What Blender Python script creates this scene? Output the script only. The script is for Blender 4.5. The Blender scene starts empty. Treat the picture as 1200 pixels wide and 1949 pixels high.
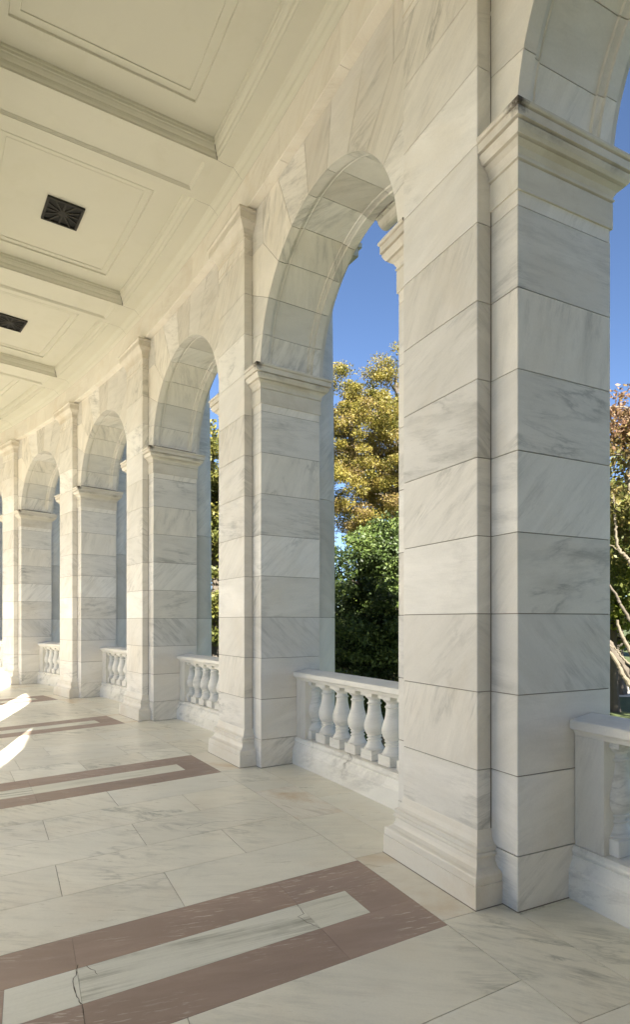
import bpy, bmesh, math, random
import numpy as np
from mathutils import Matrix, Vector

# ------------------------------------------------------------------ camera, sky, sun, exposure
SC = bpy.context.scene
COL = SC.collection
R = math.radians
cam = bpy.data.objects.new('camera', bpy.data.cameras.new('camera'))
COL.objects.link(cam)
cam.location = (0, 0, 1.5688)
cam.rotation_euler = (R(90), 0, 0)
cam.data.sensor_fit = 'HORIZONTAL'
cam.data.sensor_width = 36
cam.data.lens = 1123.24 / 1200 * 36
cam.data.shift_y = 206.7 / 1200
cam.data.shift_x = -2.3 / 1200
cam.data.clip_start = 0.05
cam.data.clip_end = 2000
SC.camera = cam

SUN_AZ, SUN_EL = 14.25, 35.5            # travel direction: from +Y turned towards -X; elevation
world = bpy.data.worlds.new('World')
SC.world = world
world.use_nodes = True
wn = world.node_tree
sky = wn.nodes.new('ShaderNodeTexSky')
sky.sky_type = 'NISHITA'
sky.sun_disc = False
sky.sun_elevation = R(SUN_EL)
sky.sun_rotation = R(180 - SUN_AZ)
sky.air_density = 0.75
sky.dust_density = 1.3
sky.ozone_density = 3.0
sky.altitude = 1800
wn.links.new(sky.outputs[0], wn.nodes['Background'].inputs[0])
wn.nodes['Background'].inputs[1].default_value = 0.05
sd = bpy.data.lights.new('sun', 'SUN')
sd.energy = 5.0
sd.angle = R(0.5)
sd.color = (1.0, 0.93, 0.83)
sun = bpy.data.objects.new('sun', sd)
COL.objects.link(sun)
trav = Vector((-math.sin(R(SUN_AZ)) * math.cos(R(SUN_EL)), math.cos(R(SUN_AZ)) * math.cos(R(SUN_EL)), -math.sin(R(SUN_EL))))
sun.rotation_euler = trav.to_track_quat('-Z', 'Y').to_euler()
sun.location = (3, -10, 20)
SC.view_settings.view_transform = 'Standard'
SC.view_settings.look = 'None'
SC.view_settings.gamma = 1
SC.view_settings.exposure = 2.4
try:
    SC.cycles.max_bounces = 12
    SC.cycles.diffuse_bounces = 8
    SC.cycles.glossy_bounces = 3
    SC.cycles.transmission_bounces = 3
    SC.cycles.transparent_max_bounces = 4
    SC.cycles.sample_clamp_indirect = 6
    SC.cycles.use_denoising = True
    SC.cycles.denoising_input_passes = 'RGB_ALBEDO_NORMAL'
except Exception:
    pass

# ------------------------------------------------------------------ layout (curved arcade, plan fitted to the photo)
XC, YC, RAD = -32.886, -13.104, 37.569      # centre and radius of the pilaster fronts
A0, DA = 0.4619, 0.0939                     # direction of the nearest pier and the bay angle
PW, SW, PJ, JD = 0.719, 0.2044, 0.10, 0.74  # pilaster width, side strip, pilaster projection, jamb depth
HP = PW / 2 + SW
DB = PJ + JD                                # outer face of the wall
RJ = [1.6077 + 0.44 * i for i in range(-2, 6)]
SPR = 4.27                                  # springing
SOF = 6.01                                  # soffit of the marble lintel
rnd = random.Random(7)


def ang(k):
    return A0 + k * DA


def W(k, d, z=0.0):
    a = ang(k)
    return (XC + (RAD + d) * math.cos(a), YC + (RAD + d) * math.sin(a), z)


def pole(k, d, z):
    """bay coordinate -> local frame of bay axis 0 (x outward, y along, z up)"""
    a = k * DA
    return ((RAD + d) * math.cos(a) - RAD, (RAD + d) * math.sin(a), z)


# ------------------------------------------------------------------ materials
def nt_new(name):
    m = bpy.data.materials.new(name)
    m.use_nodes = True
    t = m.node_tree
    return m, t, t.nodes, t.links, t.nodes['Principled BSDF']


def add(n, kind, **kw):
    x = n.new(kind)
    for a, b in kw.items():
        setattr(x, a, b)
    return x


def ramp(n, l, src, stops):
    r = n.new('ShaderNodeValToRGB')
    while len(r.color_ramp.elements) < len(stops):
        r.color_ramp.elements.new(0.5)
    for e, (p, c) in zip(r.color_ramp.elements, stops):
        e.position = p
        e.color = (c, c, c, 1) if isinstance(c, (int, float)) else (*c, 1)
    l.new(src, r.inputs[0])
    return r.outputs[0]


def mixc(n, l, fac, a, b, mode='MIX'):
    m = n.new('ShaderNodeMix')
    m.data_type = 'RGBA'
    m.blend_type = mode
    for s, v in ((m.inputs[0], fac), (m.inputs[6], a), (m.inputs[7], b)):
        if isinstance(v, (int, float)):
            s.default_value = v
        elif isinstance(v, tuple):
            s.default_value = (*v, 1)
        else:
            l.new(v, s)
    return m.outputs[2]


def mth(n, l, op, a, b=None, c=None, clamp=False):
    m = n.new('ShaderNodeMath')
    m.operation = op
    m.use_clamp = clamp
    for s, v in zip(m.inputs, (a, b, c)):
        if v is None:
            continue
        if isinstance(v, (int, float)):
            s.default_value = v
        else:
            l.new(v, s)
    return m.outputs[0]


def noise(n, l, vec, scale, detail=4, rough=0.5, dist=0.0):
    x = n.new('ShaderNodeTexNoise')
    x.inputs['Scale'].default_value = scale
    x.inputs['Detail'].default_value = detail
    x.inputs['Roughness'].default_value = rough
    x.inputs['Distortion'].default_value = dist
    if vec is not None:
        l.new(vec, x.inputs['Vector'])
    return x.outputs[0]


def marble(name, ca, cb, vein, vamt=0.6, fine=0.35, rough=0.45, stretch=(0.8, 0.8, 4.2), tilt=None,
           stain=0.0, stain_col=(0.45, 0.33, 0.16), tint=0.10, vscale=1.6, tilt_rand=0.9, flecks=0.0, bump=0.03, streak=(0.9, 0.9, 7.0), soot=False, warmv=0.35):
    m, t, n, l, p = nt_new(name)
    tc = n.new('ShaderNodeTexCoord')
    at = add(n, 'ShaderNodeAttribute', attribute_name='blk')
    oi = n.new('ShaderNodeObjectInfo')
    sc = add(n, 'ShaderNodeVectorMath', operation='SCALE')
    l.new(at.outputs['Color'], sc.inputs[0])
    sc.inputs['Scale'].default_value = 23.0
    ad = add(n, 'ShaderNodeVectorMath', operation='ADD')
    l.new(tc.outputs['Object'], ad.inputs[0])
    l.new(sc.outputs[0], ad.inputs[1])
    of = mth(n, l, 'MULTIPLY', oi.outputs['Random'], 61.0)
    ad2 = add(n, 'ShaderNodeVectorMath', operation='ADD')
    l.new(ad.outputs[0], ad2.inputs[0])
    l.new(of, ad2.inputs[1])
    base = ad2.outputs[0]
    # bedding direction, a little different in every block
    sp = n.new('ShaderNodeSeparateColor')
    l.new(at.outputs['Color'], sp.inputs[0])
    rr, gg, bb = sp.outputs
    rot = add(n, 'ShaderNodeVectorRotate', rotation_type='EULER_XYZ')
    l.new(base, rot.inputs['Vector'])
    eu = n.new('ShaderNodeCombineXYZ')
    t0 = tilt or (0.5, 0.15, 0.3)
    for i, (ch, b0) in enumerate(zip((rr, gg, bb), t0)):
        v = mth(n, l, 'MULTIPLY_ADD', ch, 2 * tilt_rand, b0 - tilt_rand)
        l.new(v, eu.inputs[i])
    l.new(eu.outputs[0], rot.inputs['Rotation'])
    mp = n.new('ShaderNodeMapping')
    mp.inputs['Scale'].default_value = stretch
    l.new(rot.outputs[0], mp.inputs[0])
    v = mp.outputs[0]
    cloud = noise(n, l, v, 1.1, 6, 0.6, 0.9)
    c = mixc(n, l, ramp(n, l, cloud, [(0.32, 0.0), (0.68, 1.0)]), ca, cb)
    # veins: ridges of a distorted noise, broken up by a second noise
    a = noise(n, l, v, vscale, 8, 0.6, 0.45)
    ridge = mth(n, l, 'ABSOLUTE', mth(n, l, 'SUBTRACT', a, 0.5))
    thin = ramp(n, l, ridge, [(0.0, 1.0), (0.018, 0.45), (0.05, 0.0)])
    brk = ramp(n, l, noise(n, l, base, 1.9, 3, 0.5, 0.3), [(0.50, 0.0), (0.66, 1.0)])
    # whole-block strength so that some blocks are almost plain
    bst = mth(n, l, 'MULTIPLY_ADD', bb, 1.1, 0.15)
    vm = mth(n, l, 'MULTIPLY', mth(n, l, 'MULTIPLY', thin, brk), mth(n, l, 'MULTIPLY', bst, vamt), clamp=True)
    c = mixc(n, l, vm, c, vein)
    # smoky streaks
    mp2 = n.new('ShaderNodeMapping')
    mp2.inputs['Scale'].default_value = streak
    l.new(rot.outputs[0], mp2.inputs[0])
    s2 = noise(n, l, mp2.outputs[0], 2.4, 12, 0.74, 0.12)
    sm = ramp(n, l, s2, [(0.48, 0.0), (0.72, 1.0)])
    brk2 = ramp(n, l, noise(n, l, base, 1.3, 4, 0.6, 0.4), [(0.36, 0.12), (0.66, 1.0)])
    sm = mth(n, l, 'MULTIPLY', mth(n, l, 'MULTIPLY', sm, brk2), mth(n, l, 'MULTIPLY', bst, fine), clamp=True)
    c = mixc(n, l, sm, c, tuple(0.85 * x for x in vein))
    if stain > 0:
        st = noise(n, l, tc.outputs['Object'], 1.7, 5, 0.6, 0.5)
        s3 = add(n, 'ShaderNodeVectorMath', operation='ADD')
        l.new(tc.outputs['Object'], s3.inputs[0])
        l.new(of, s3.inputs[1])
        l.new(s3.outputs[0], st.node.inputs['Vector'])
        sf = mth(n, l, 'MULTIPLY', ramp(n, l, st, [(0.5, 0.0), (0.72, 1.0)]), stain)
        c = mixc(n, l, sf, c, stain_col)
    if flecks > 0:
        f1 = noise(n, l, mp2.outputs[0], 11, 4, 0.65, 0.2)
        ff = mth(n, l, 'MULTIPLY', ramp(n, l, f1, [(0.56, 0.0), (0.64, 1.0)]),
                 ramp(n, l, noise(n, l, base, 2.2, 3), [(0.42, 0.0), (0.6, 1.0)]))
        c = mixc(n, l, mth(n, l, 'MULTIPLY', ff, flecks), c, (0.60, 0.52, 0.45))
        f2 = noise(n, l, v, 7, 5, 0.6, 0.5)
        c = mixc(n, l, mth(n, l, 'MULTIPLY', ramp(n, l, f2, [(0.3, 0.0), (0.75, 1.0)]), 0.35), c, tuple(0.62 * x for x in ca))
    if soot:      # black crust on the weathered corner and along the drip edge
        mk = n.new('ShaderNodeVectorMath')
        mk.operation = 'DISTANCE'
        l.new(tc.outputs['Object'], mk.inputs[0])
        mk.inputs[1].default_value = (0.0, -0.66, 4.27)
        nz = noise(n, l, tc.outputs['Object'], 22, 6, 0.7)
        dd = mth(n, l, 'ADD', mk.outputs['Value'], mth(n, l, 'MULTIPLY_ADD', nz, 0.16, -0.08))
        k1_ = ramp(n, l, dd, [(0.02, 1.0), (0.085, 0.0)])
        sz = n.new('ShaderNodeSeparateXYZ')
        l.new(tc.outputs['Object'], sz.inputs[0])
        band = ramp(n, l, mth(n, l, 'ABSOLUTE', mth(n, l, 'SUBTRACT', sz.outputs[2], 4.175)), [(0.0, 1.0), (0.035, 0.0)])
        nz2 = ramp(n, l, noise(n, l, tc.outputs['Object'], 5, 5, 0.65), [(0.5, 0.0), (0.68, 1.0)])
        k2_ = mth(n, l, 'MULTIPLY', mth(n, l, 'MULTIPLY', band, nz2), 0.45)
        c = mixc(n, l, mth(n, l, 'MAXIMUM', k1_, k2_), c, (0.07, 0.055, 0.04))
    # slight tint and value of each block, and fine grain
    g = mth(n, l, 'MULTIPLY_ADD', gg, 2 * tint, 1 - tint)
    gr = mth(n, l, 'MULTIPLY_ADD', noise(n, l, base, 90, 2), 0.10, 0.95)
    g = mth(n, l, 'MULTIPLY', g, gr)
    vm_ = add(n, 'ShaderNodeVectorMath', operation='SCALE')
    l.new(c, vm_.inputs[0])
    l.new(g, vm_.inputs['Scale'])
    warm = mixc(n, l, mth(n, l, 'MULTIPLY', rr, warmv), vm_.outputs[0], (0.93, 0.87, 0.76), 'MULTIPLY')
    l.new(warm, p.inputs['Base Color'])
    rg = mth(n, l, 'MULTIPLY_ADD', s2, 0.25, rough - 0.12)
    l.new(rg, p.inputs['Roughness'])
    p.inputs['Specular IOR Level'].default_value = 0.4
    bp = n.new('ShaderNodeBump')
    bp.inputs['Strength'].default_value = 0.5
    bp.inputs['Distance'].default_value = bump * 0.02
    l.new(noise(n, l, base, 35, 5, 0.6), bp.inputs['Height'])
    l.new(bp.outputs[0], p.inputs['Normal'])
    return m


def plain(name, col, rough=0.7, var=0.08, scale=3.0, bump=0.0, bscale=60, metal=0.0, dark=None, dark_amt=0.0):
    m, t, n, l, p = nt_new(name)
    tc = n.new('ShaderNodeTexCoord')
    f = noise(n, l, tc.outputs['Object'], scale, 6, 0.6, 0.3)
    g = mth(n, l, 'MULTIPLY_ADD', f, 2 * var, 1 - var)
    s = add(n, 'ShaderNodeVectorMath', operation='SCALE')
    s.inputs[0].default_value = col
    l.new(g, s.inputs['Scale'])
    out = s.outputs[0]
    if dark:
        k = ramp(n, l, noise(n, l, tc.outputs['Object'], scale * 2.7, 6, 0.7, 0.6), [(0.52, 0.0), (0.7, 1.0)])
        out = mixc(n, l, mth(n, l, 'MULTIPLY', k, dark_amt), out, dark)
    l.new(out, p.inputs['Base Color'])
    p.inputs['Roughness'].default_value = rough
    p.inputs['Metallic'].default_value = metal
    if bump:
        b = n.new('ShaderNodeBump')
        b.inputs['Distance'].default_value = bump
        b.inputs['Strength'].default_value = 0.6
        l.new(noise(n, l, tc.outputs['Object'], bscale, 5, 0.6), b.inputs['Height'])
        l.new(b.outputs[0], p.inputs['Normal'])
    return m


def leafmat(name, cols, trans=0.35):
    m, t, n, l, p = nt_new(name)
    at = add(n, 'ShaderNodeAttribute', attribute_name='tone')
    st = [(i / (len(cols) - 1), c) for i, c in enumerate(cols)]
    c = ramp(n, l, at.outputs['Fac'], st)
    l.new(c, p.inputs['Base Color'])
    p.inputs['Roughness'].default_value = 0.55
    tr = n.new('ShaderNodeBsdfTranslucent')
    l.new(c, tr.inputs[0])
    mx = n.new('ShaderNodeMixShader')
    mx.inputs[0].default_value = trans
    l.new(p.outputs[0], mx.inputs[1])
    l.new(tr.outputs[0], mx.inputs[2])
    l.new(mx.outputs[0], n['Material Output'].inputs[0])
    return m


M = {}
M['wall'] = marble('wall_marble', (0.81, 0.785, 0.73), (0.70, 0.68, 0.625), (0.30, 0.30, 0.27), vamt=0.6, fine=0.75, rough=0.5, tint=0.13, stain=0.28, stain_col=(0.66, 0.58, 0.45))
M['base'] = marble('base_marble', (0.82, 0.79, 0.72), (0.76, 0.72, 0.63), (0.42, 0.37, 0.30), vamt=0.3, fine=0.35, rough=0.5, stain=0.45, stain_col=(0.60, 0.49, 0.34), tint=0.05)
M['impost'] = marble('impost_marble', (0.78, 0.75, 0.67), (0.68, 0.64, 0.56), (0.20, 0.17, 0.12), vamt=0.4, fine=0.55, rough=0.6, stain=0.4, stain_col=(0.45, 0.37, 0.25), tint=0.05, soot=True)
M['rail'] = marble('rail_marble', (0.86, 0.84, 0.78), (0.78, 0.765, 0.71), (0.28, 0.27, 0.24), vamt=0.8, fine=0.7, rough=0.45, stretch=(0.9, 0.9, 3.4), stain=0.2, stain_col=(0.62, 0.54, 0.42), tint=0.05)
M['lintel'] = marble('lintel_marble', (0.82, 0.785, 0.70), (0.75, 0.71, 0.62), (0.45, 0.38, 0.27), vamt=0.25, fine=0.3, rough=0.5, stain=0.35, stain_col=(0.60, 0.48, 0.32), tint=0.03, warmv=0.12)
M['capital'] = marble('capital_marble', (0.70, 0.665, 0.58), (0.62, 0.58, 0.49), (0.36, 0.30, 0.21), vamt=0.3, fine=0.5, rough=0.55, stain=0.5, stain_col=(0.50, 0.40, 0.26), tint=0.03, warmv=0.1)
M['floor'] = marble('floor_marble', (0.83, 0.81, 0.715), (0.755, 0.74, 0.65), (0.26, 0.27, 0.22), vamt=0.8, fine=0.8, rough=0.30, streak=(1.0, 6.0, 1), stretch=(1, 3.0, 1), tilt=(0, 0, 0.2),
                    tilt_rand=0.35, stain=0.22, stain_col=(0.66, 0.56, 0.42), tint=0.06)
M['floor_warm'] = marble('stained_floor_marble', (0.83, 0.80, 0.715), (0.79, 0.75, 0.65), (0.42, 0.36, 0.26), vamt=0.3, fine=0.5, rough=0.30, streak=(1.0, 6.0, 1), stretch=(1, 3.0, 1), tilt=(0, 0, 0.3),
                         tilt_rand=0.4, stain=0.95, stain_col=(0.62, 0.47, 0.28), tint=0.05)
M['panel'] = marble('panel_marble', (0.78, 0.78, 0.70), (0.70, 0.70, 0.62), (0.28, 0.28, 0.20), vamt=1.0, fine=2.0, rough=0.34, streak=(0.35, 7.0, 1), stretch=(0.35, 4.2, 1), tilt=(0, 0, 0.0),
                     tilt_rand=0.05, tint=0.03, vscale=2.2)
M['purple'] = marble('purple_marble', (0.400, 0.298, 0.248), (0.310, 0.232, 0.195), (0.42, 0.33, 0.29), vamt=0.5, fine=0.15, rough=0.42, streak=(0.8, 6, 1), stretch=(0.8, 3.0, 1), tilt=(0, 0, 0.2),
                      tilt_rand=0.25, tint=0.10, flecks=1.0)
M['mortar'] = plain('joint_mortar', (0.25, 0.22, 0.175), 0.9, 0.2)
M['plaster'] = plain('cream_plaster', (0.605, 0.59, 0.49), 0.75, 0.05, 0.9, bump=0.0014, bscale=45, dark=(0.52, 0.50, 0.37), dark_amt=0.22)
M['crack'] = plain('dark_crack', (0.075, 0.062, 0.045), 0.95, 0.1)
M['bronze'] = plain('dark_bronze', (0.016, 0.014, 0.009), 0.7, 0.15, 8)
M['void'] = plain('vent_dark', (0.010, 0.010, 0.008), 0.9, 0.0)
M['grass'] = plain('lawn_grass', (0.06, 0.08, 0.02), 0.9, 0.35, 1.8, bump=0.03, bscale=25, dark=(0.035, 0.05, 0.012), dark_amt=0.8)
M['path'] = plain('pale_path', (0.52, 0.48, 0.41), 0.85, 0.1, 2)
M['court'] = plain('court_paving', (0.24, 0.23, 0.20), 0.7, 0.06, 1.0)
M['roof'] = plain('roof_stone', (0.55, 0.53, 0.48), 0.8, 0.05)
M['bark'] = plain('grey_bark', (0.10, 0.085, 0.065), 0.9, 0.3, 6, bump=0.01, bscale=20)
M['palebark'] = plain('pale_bark', (0.14, 0.12, 0.085), 0.85, 0.25, 5, bump=0.008, bscale=20, dark=(0.18, 0.14, 0.10), dark_amt=0.5)
M['yellow'] = leafmat('yellow_leaves', [(0.055, 0.07, 0.012), (0.155, 0.145, 0.022), (0.265, 0.22, 0.04), (0.19, 0.135, 0.05)])
M['green'] = leafmat('green_leaves', [(0.015, 0.028, 0.006), (0.035, 0.06, 0.012), (0.07, 0.11, 0.02), (0.13, 0.17, 0.04)], 0.15)
M['olive'] = leafmat('olive_leaves', [(0.06, 0.075, 0.015), (0.12, 0.13, 0.025), (0.19, 0.17, 0.04)], 0.25)
M['russet'] = leafmat('russet_leaves', [(0.10, 0.13, 0.025), (0.18, 0.16, 0.045), (0.22, 0.14, 0.06), (0.25, 0.15, 0.10)])
M['lime'] = leafmat('lime_leaves', [(0.10, 0.14, 0.02), (0.20, 0.26, 0.04), (0.30, 0.32, 0.07)], 0.4)
M['sign'] = plain('sign_blue', (0.30, 0.45, 0.62), 0.5, 0.1, 8, dark=(0.75, 0.75, 0.72), dark_amt=0.9)
M['iron'] = plain('black_iron', (0.02, 0.02, 0.02), 0.5, 0.1)


# ------------------------------------------------------------------ mesh builder
class B:
    def __init__(s):
        s.v = []
        s.f = []
        s.m = []
        s.c = []
        s.sm = []

    def blk(s):
        return (rnd.random(), rnd.random(), rnd.random())

    def add(s, vs, fs, mi=0, c=None, smooth=False):
        o = len(s.v)
        s.v += [tuple(q) for q in vs]
        c = c or s.blk()
        for f in fs:
            s.f.append([o + i for i in f])
            s.m.append(mi)
            s.c.append(c)
            s.sm.append(smooth)

    def rings(s, rs, closed=True, caps=True, mi=0, c=None, smooth=False):
        n = len(rs[0])
        vs = [q for r in rs for q in r]
        fs = []
        for i in range(len(rs) - 1):
            for j in range(n if closed else n - 1):
                a, b = i * n + j, i * n + (j + 1) % n
                fs.append([a, b, b + n, a + n])
        if caps:
            fs.append(list(range(n))[::-1])
            fs.append([(len(rs) - 1) * n + j for j in range(n)])
        s.add(vs, fs, mi, c, smooth)

    def prism_z(s, poly, z0, z1, mi=0, c=None):
        s.rings([[(x, y, z0) for x, y in poly], [(x, y, z1) for x, y in poly]], mi=mi, c=c)

    def box(s, x0, x1, y0, y1, z0, z1, mi=0, c=None, ch=0.0):
        if ch:
            r = chamf([(x0, y0), (x1, y0), (x1, y1), (x0, y1)], ch)
            q = inset([(x0, y0), (x1, y0), (x1, y1), (x0, y1)], ch)
            q = chamf(q, ch * 0.6)
            s.rings([[(x, y, z0) for x, y in q], [(x, y, z0 + ch) for x, y in r], [(x, y, z1 - ch) for x, y in r], [(x, y, z1) for x, y in q]], mi=mi, c=c)
        else:
            s.prism_z([(x0, y0), (x1, y0), (x1, y1), (x0, y1)], z0, z1, mi, c)

    def sweep(s, path, prof, mi=0, c=None, smooth=False):
        """path: open polyline in plan; prof: (offset to the left of travel, z)"""
        n = len(path)
        rs = []
        for i, (x, y) in enumerate(path):
            ds = []
            if i > 0:
                ds.append(Vector((x - path[i - 1][0], y - path[i - 1][1])).normalized())
            if i < n - 1:
                ds.append(Vector((path[i + 1][0] - x, path[i + 1][1] - y)).normalized())
            nn = [Vector((-d.y, d.x)) for d in ds]
            m = nn[0] if len(nn) == 1 else (nn[0] + nn[1]) / (1 + nn[0].dot(nn[1]))
            rs.append([(x + m.x * o, y + m.y * o, z) for o, z in prof])
        s.rings(rs, closed=False, caps=False, mi=mi, c=c, smooth=smooth)

    def lathe(s, prof, n=24, cx=0.0, cy=0.0, mi=0, c=None, smooth=True):
        rs = []
        for r, z in prof:
            rs.append([(cx + r * math.cos(2 * math.pi * j / n), cy + r * math.sin(2 * math.pi * j / n), z) for j in range(n)])
        s.rings(rs, mi=mi, c=c, smooth=smooth)

    def tube(s, pts, rad, n=7, mi=0, c=None):
        rs = []
        for i, p in enumerate(pts):
            p = Vector(p)
            a = Vector(pts[max(i - 1, 0)])
            b = Vector(pts[min(i + 1, len(pts) - 1)])
            d = (b - a).normalized()
            u = d.cross(Vector((0.3, 0.9, 0.1))).normalized()
            w = d.cross(u)
            rs.append([p + (u * math.cos(2 * math.pi * j / n) + w * math.sin(2 * math.pi * j / n)) * rad[i] for j in range(n)])
        s.rings(rs, mi=mi, c=c, smooth=True)

    def build(s, name, mats, parent=None, xf=None, sharp=35, recalc=True):
        if not isinstance(mats, (list, tuple)):
            mats = [mats]
        vs = [xf(q) for q in s.v] if xf else s.v
        me = bpy.data.meshes.new(name)
        me.from_pydata(vs, [], s.f)
        for m in mats:
            me.materials.append(M[m])
        me.polygons.foreach_set('material_index', s.m)
        me.polygons.foreach_set('use_smooth', s.sm)
        at = me.attributes.new('blk', 'FLOAT_COLOR', 'POINT')
        cols = np.zeros((len(vs), 4), 'f')
        cols[:, 3] = 1
        for f, c in zip(s.f, s.c):
            for i in f:
                cols[i, :3] = c
        at.data.foreach_set('color', cols.ravel())
        if recalc:
            bm = bmesh.new()
            bm.from_mesh(me)
            bmesh.ops.recalc_face_normals(bm, faces=bm.faces)
            for e in bm.edges:
                if len(e.link_faces) == 2 and e.calc_face_angle(0) > R(sharp):
                    e.smooth = False
            bm.to_mesh(me)
            bm.free()
        me.update()
        o = bpy.data.objects.new(name, me)
        COL.objects.link(o)
        if parent:
            o.parent = parent
        return o


def inset(poly, g):
    """inset of a simple polygon by g (any winding)"""
    ar = sum(poly[i][0] * poly[(i + 1) % len(poly)][1] - poly[(i + 1) % len(poly)][0] * poly[i][1] for i in range(len(poly)))
    sg = 1 if ar > 0 else -1
    out = []
    n = len(poly)
    for i in range(n):
        p, a, b = Vector(poly[i]), Vector(poly[i - 1]), Vector(poly[(i + 1) % n])
        d1, d2 = (p - a).normalized(), (b - p).normalized()
        n1, n2 = Vector((-d1.y, d1.x)) * sg, Vector((-d2.y, d2.x)) * sg
        m = (n1 + n2) / max(0.35, 1 + n1.dot(n2))
        out.append((p.x + m.x * g, p.y + m.y * g))
    return out


def chamf(poly, c):
    out = []
    n = len(poly)
    for i in range(n):
        p, a, b = Vector(poly[i]), Vector(poly[i - 1]), Vector(poly[(i + 1) % n])
        out.append(tuple(p + (a - p).normalized() * c))
        out.append(tuple(p + (b - p).normalized() * c))
    return out


def tag(o, label=None, cat=None, group=None, kind=None):
    if label:
        o['label'] = label
    if cat:
        o['category'] = cat
    if group:
        o['group'] = group
    if kind:
        o['kind'] = kind
    return o


def empty(name, k, d=0.0, z=0.0):
    o = bpy.data.objects.new(name, None)
    COL.objects.link(o)
    o.empty_display_size = 0.3
    o.location = W(k, d, z)
    o.rotation_euler = (0, 0, ang(k))
    return o


def copy_tree(o, parent=None):
    c = o.copy()
    COL.objects.link(c)
    c.parent = parent
    for ch in list(o.children):
        copy_tree(ch, c)
    return c


G = 0.0027            # half width of a masonry joint
ident = lambda q: q


# ------------------------------------------------------------------ masonry builders (local frame: x outward from the pilaster front, y along, z up)
def shaft_mb(hp, x0, x1, zs, cc=0.004):
    b = B()
    poly = [(x0, -hp), (x1, -hp), (x1, hp), (x0, hp)]
    for a, c in zip(zs[:-1], zs[1:]):
        j = lambda: rnd.uniform(-0.0012, 0.0012)
        pj_ = [(x0 + j(), -hp + j()), (x1 + j(), -hp + j()), (x1 + j(), hp + j()), (x0 + j(), hp + j())]
        g1, g2 = G * rnd.uniform(0.75, 1.3), G * rnd.uniform(0.75, 1.3)
        b.prism_z(chamf(pj_, cc), a + g1, c - g2)
    b.prism_z(inset(poly, 0.007), zs[0], zs[-1], mi=1)
    return b


def pilaster_mb(hw, zs):
    b = B()
    for a, c in zip(zs[:-1], zs[1:]):
        b.prism_z(chamf([(0, -hw), (PJ + 0.02, -hw), (PJ + 0.02, hw), (0, hw)], 0.004), a + G, c - G)
    b.prism_z([(0.007, -hw + 0.007), (PJ + 0.01, -hw + 0.007), (PJ + 0.01, hw - 0.007), (0.007, hw - 0.007)], zs[0], zs[-1], mi=1)
    return b


BASEP = [(0.096, 0.0), (0.096, 0.124), (0.090, 0.126), (0.090, 0.129), (0.093, 0.132), (0.093, 0.168), (0.088, 0.176), (0.068, 0.185), (0.050, 0.200), (0.040, 0.220), (0.036, 0.243), (0.036, 0.250),
         (0.045, 0.252), (0.050, 0.262), (0.048, 0.274), (0.040, 0.279), (0.040, 0.284), (0.046, 0.288), (0.045, 0.306), (0.030, 0.312), (0.018, 0.325), (0.008, 0.350), (0.002, 0.385), (-0.004, 0.40)]
CAPP = [(-0.004, 5.728), (0.008, 5.730), (0.012, 5.738), (0.008, 5.746), (0.001, 5.750), (0.004, 5.764), (0.012, 5.768), (0.016, 5.790), (0.030, 5.820), (0.058, 5.850), (0.082, 5.868), (0.082, 5.876),
        (0.090, 5.880), (0.090, 5.955), (0.098, 5.965), (0.108, 5.972), (0.108, 5.994), (-0.01, 5.994)]
IMPP = [(-0.01, 3.890), (0.010, 3.890), (0.010, 4.040), (0.002, 4.044), (0.002, 4.050), (0.016, 4.052), (0.018, 4.060), (0.010, 4.066), (0.012, 4.078), (0.026, 4.104), (0.052, 4.122), (0.040, 4.124), (0.040, 4.130),
        (0.064, 4.134), (0.076, 4.150), (0.086, 4.172), (0.086, 4.180), (0.070, 4.184), (0.070, 4.192), (0.096, 4.193), (0.096, 4.240), (0.088, 4.243), (0.088, 4.248), (0.102, 4.250), (0.108, 4.258), (0.108, 4.272), (0.060, 4.288), (-0.02, 4.294)]


def pier_meshes(hp, hw, depth):
    x1 = PJ + depth
    zs = [0.2975] + [z for z in RJ if z > 0.5]
    sh = shaft_mb(hp, PJ, x1, zs + [SPR])
    sh.prism_z(chamf([(PJ - 0.004, -hp - 0.004), (x1 + 0.004, -hp - 0.004), (x1 + 0.004, hp + 0.004), (PJ - 0.004, hp + 0.004)], 0.004), 0.0, 0.2975 - G)
    for sg in (1, -1):      # dark strip paints the shadow line beside the pilaster; mortar joint at the foot
        y0, y1 = sorted((sg * (hw - 0.002), sg * (hw + 0.0055)))
        sh.prism_z([(PJ - 0.0035, y0), (PJ + 0.01, y0), (PJ + 0.01, y1), (PJ - 0.0035, y1)], 0.39, SOF - 0.3, mi=1)
    sh.prism_z([(PJ - 0.010, -hp - 0.010), (x1 + 0.010, -hp - 0.010), (x1 + 0.010, hp + 0.010), (PJ - 0.010, hp + 0.010)], 0.0005, 0.0035, mi=1)
    sh.prism_z([(-0.101, -hw - 0.101), (PJ, -hw - 0.101), (PJ, hw + 0.101), (-0.101, hw + 0.101)], 0.0005, 0.003, mi=1)
    pi = pilaster_mb(hw, [0.0] + zs[1:] + [4.247, 4.687, 5.127, 5.567, SOF - 0.004])
    pth = [(PJ, -hw), (0, -hw), (0, hw), (PJ, hw)]
    pb = B()
    pb.sweep(pth, BASEP)
    pc = B()
    pc.sweep(pth, CAPP)
    pc.sweep(pth, [(-0.004, 5.612), (0.004, 5.614), (0.004, 5.622), (-0.004, 5.624)])
    im = B()
    for sg in (1, -1):
        p = [(PJ, -hw + 0.0), (PJ, -hp), (x1, -hp), (x1, -hw + 0.02)]
        p = [(x, y * sg) for x, y in p]
        if sg > 0:
            p = p
        prof = [(-o * sg, z) for o, z in IMPP]
        im.sweep(p, prof)
    return sh, pi, pb, pc, im


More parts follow.
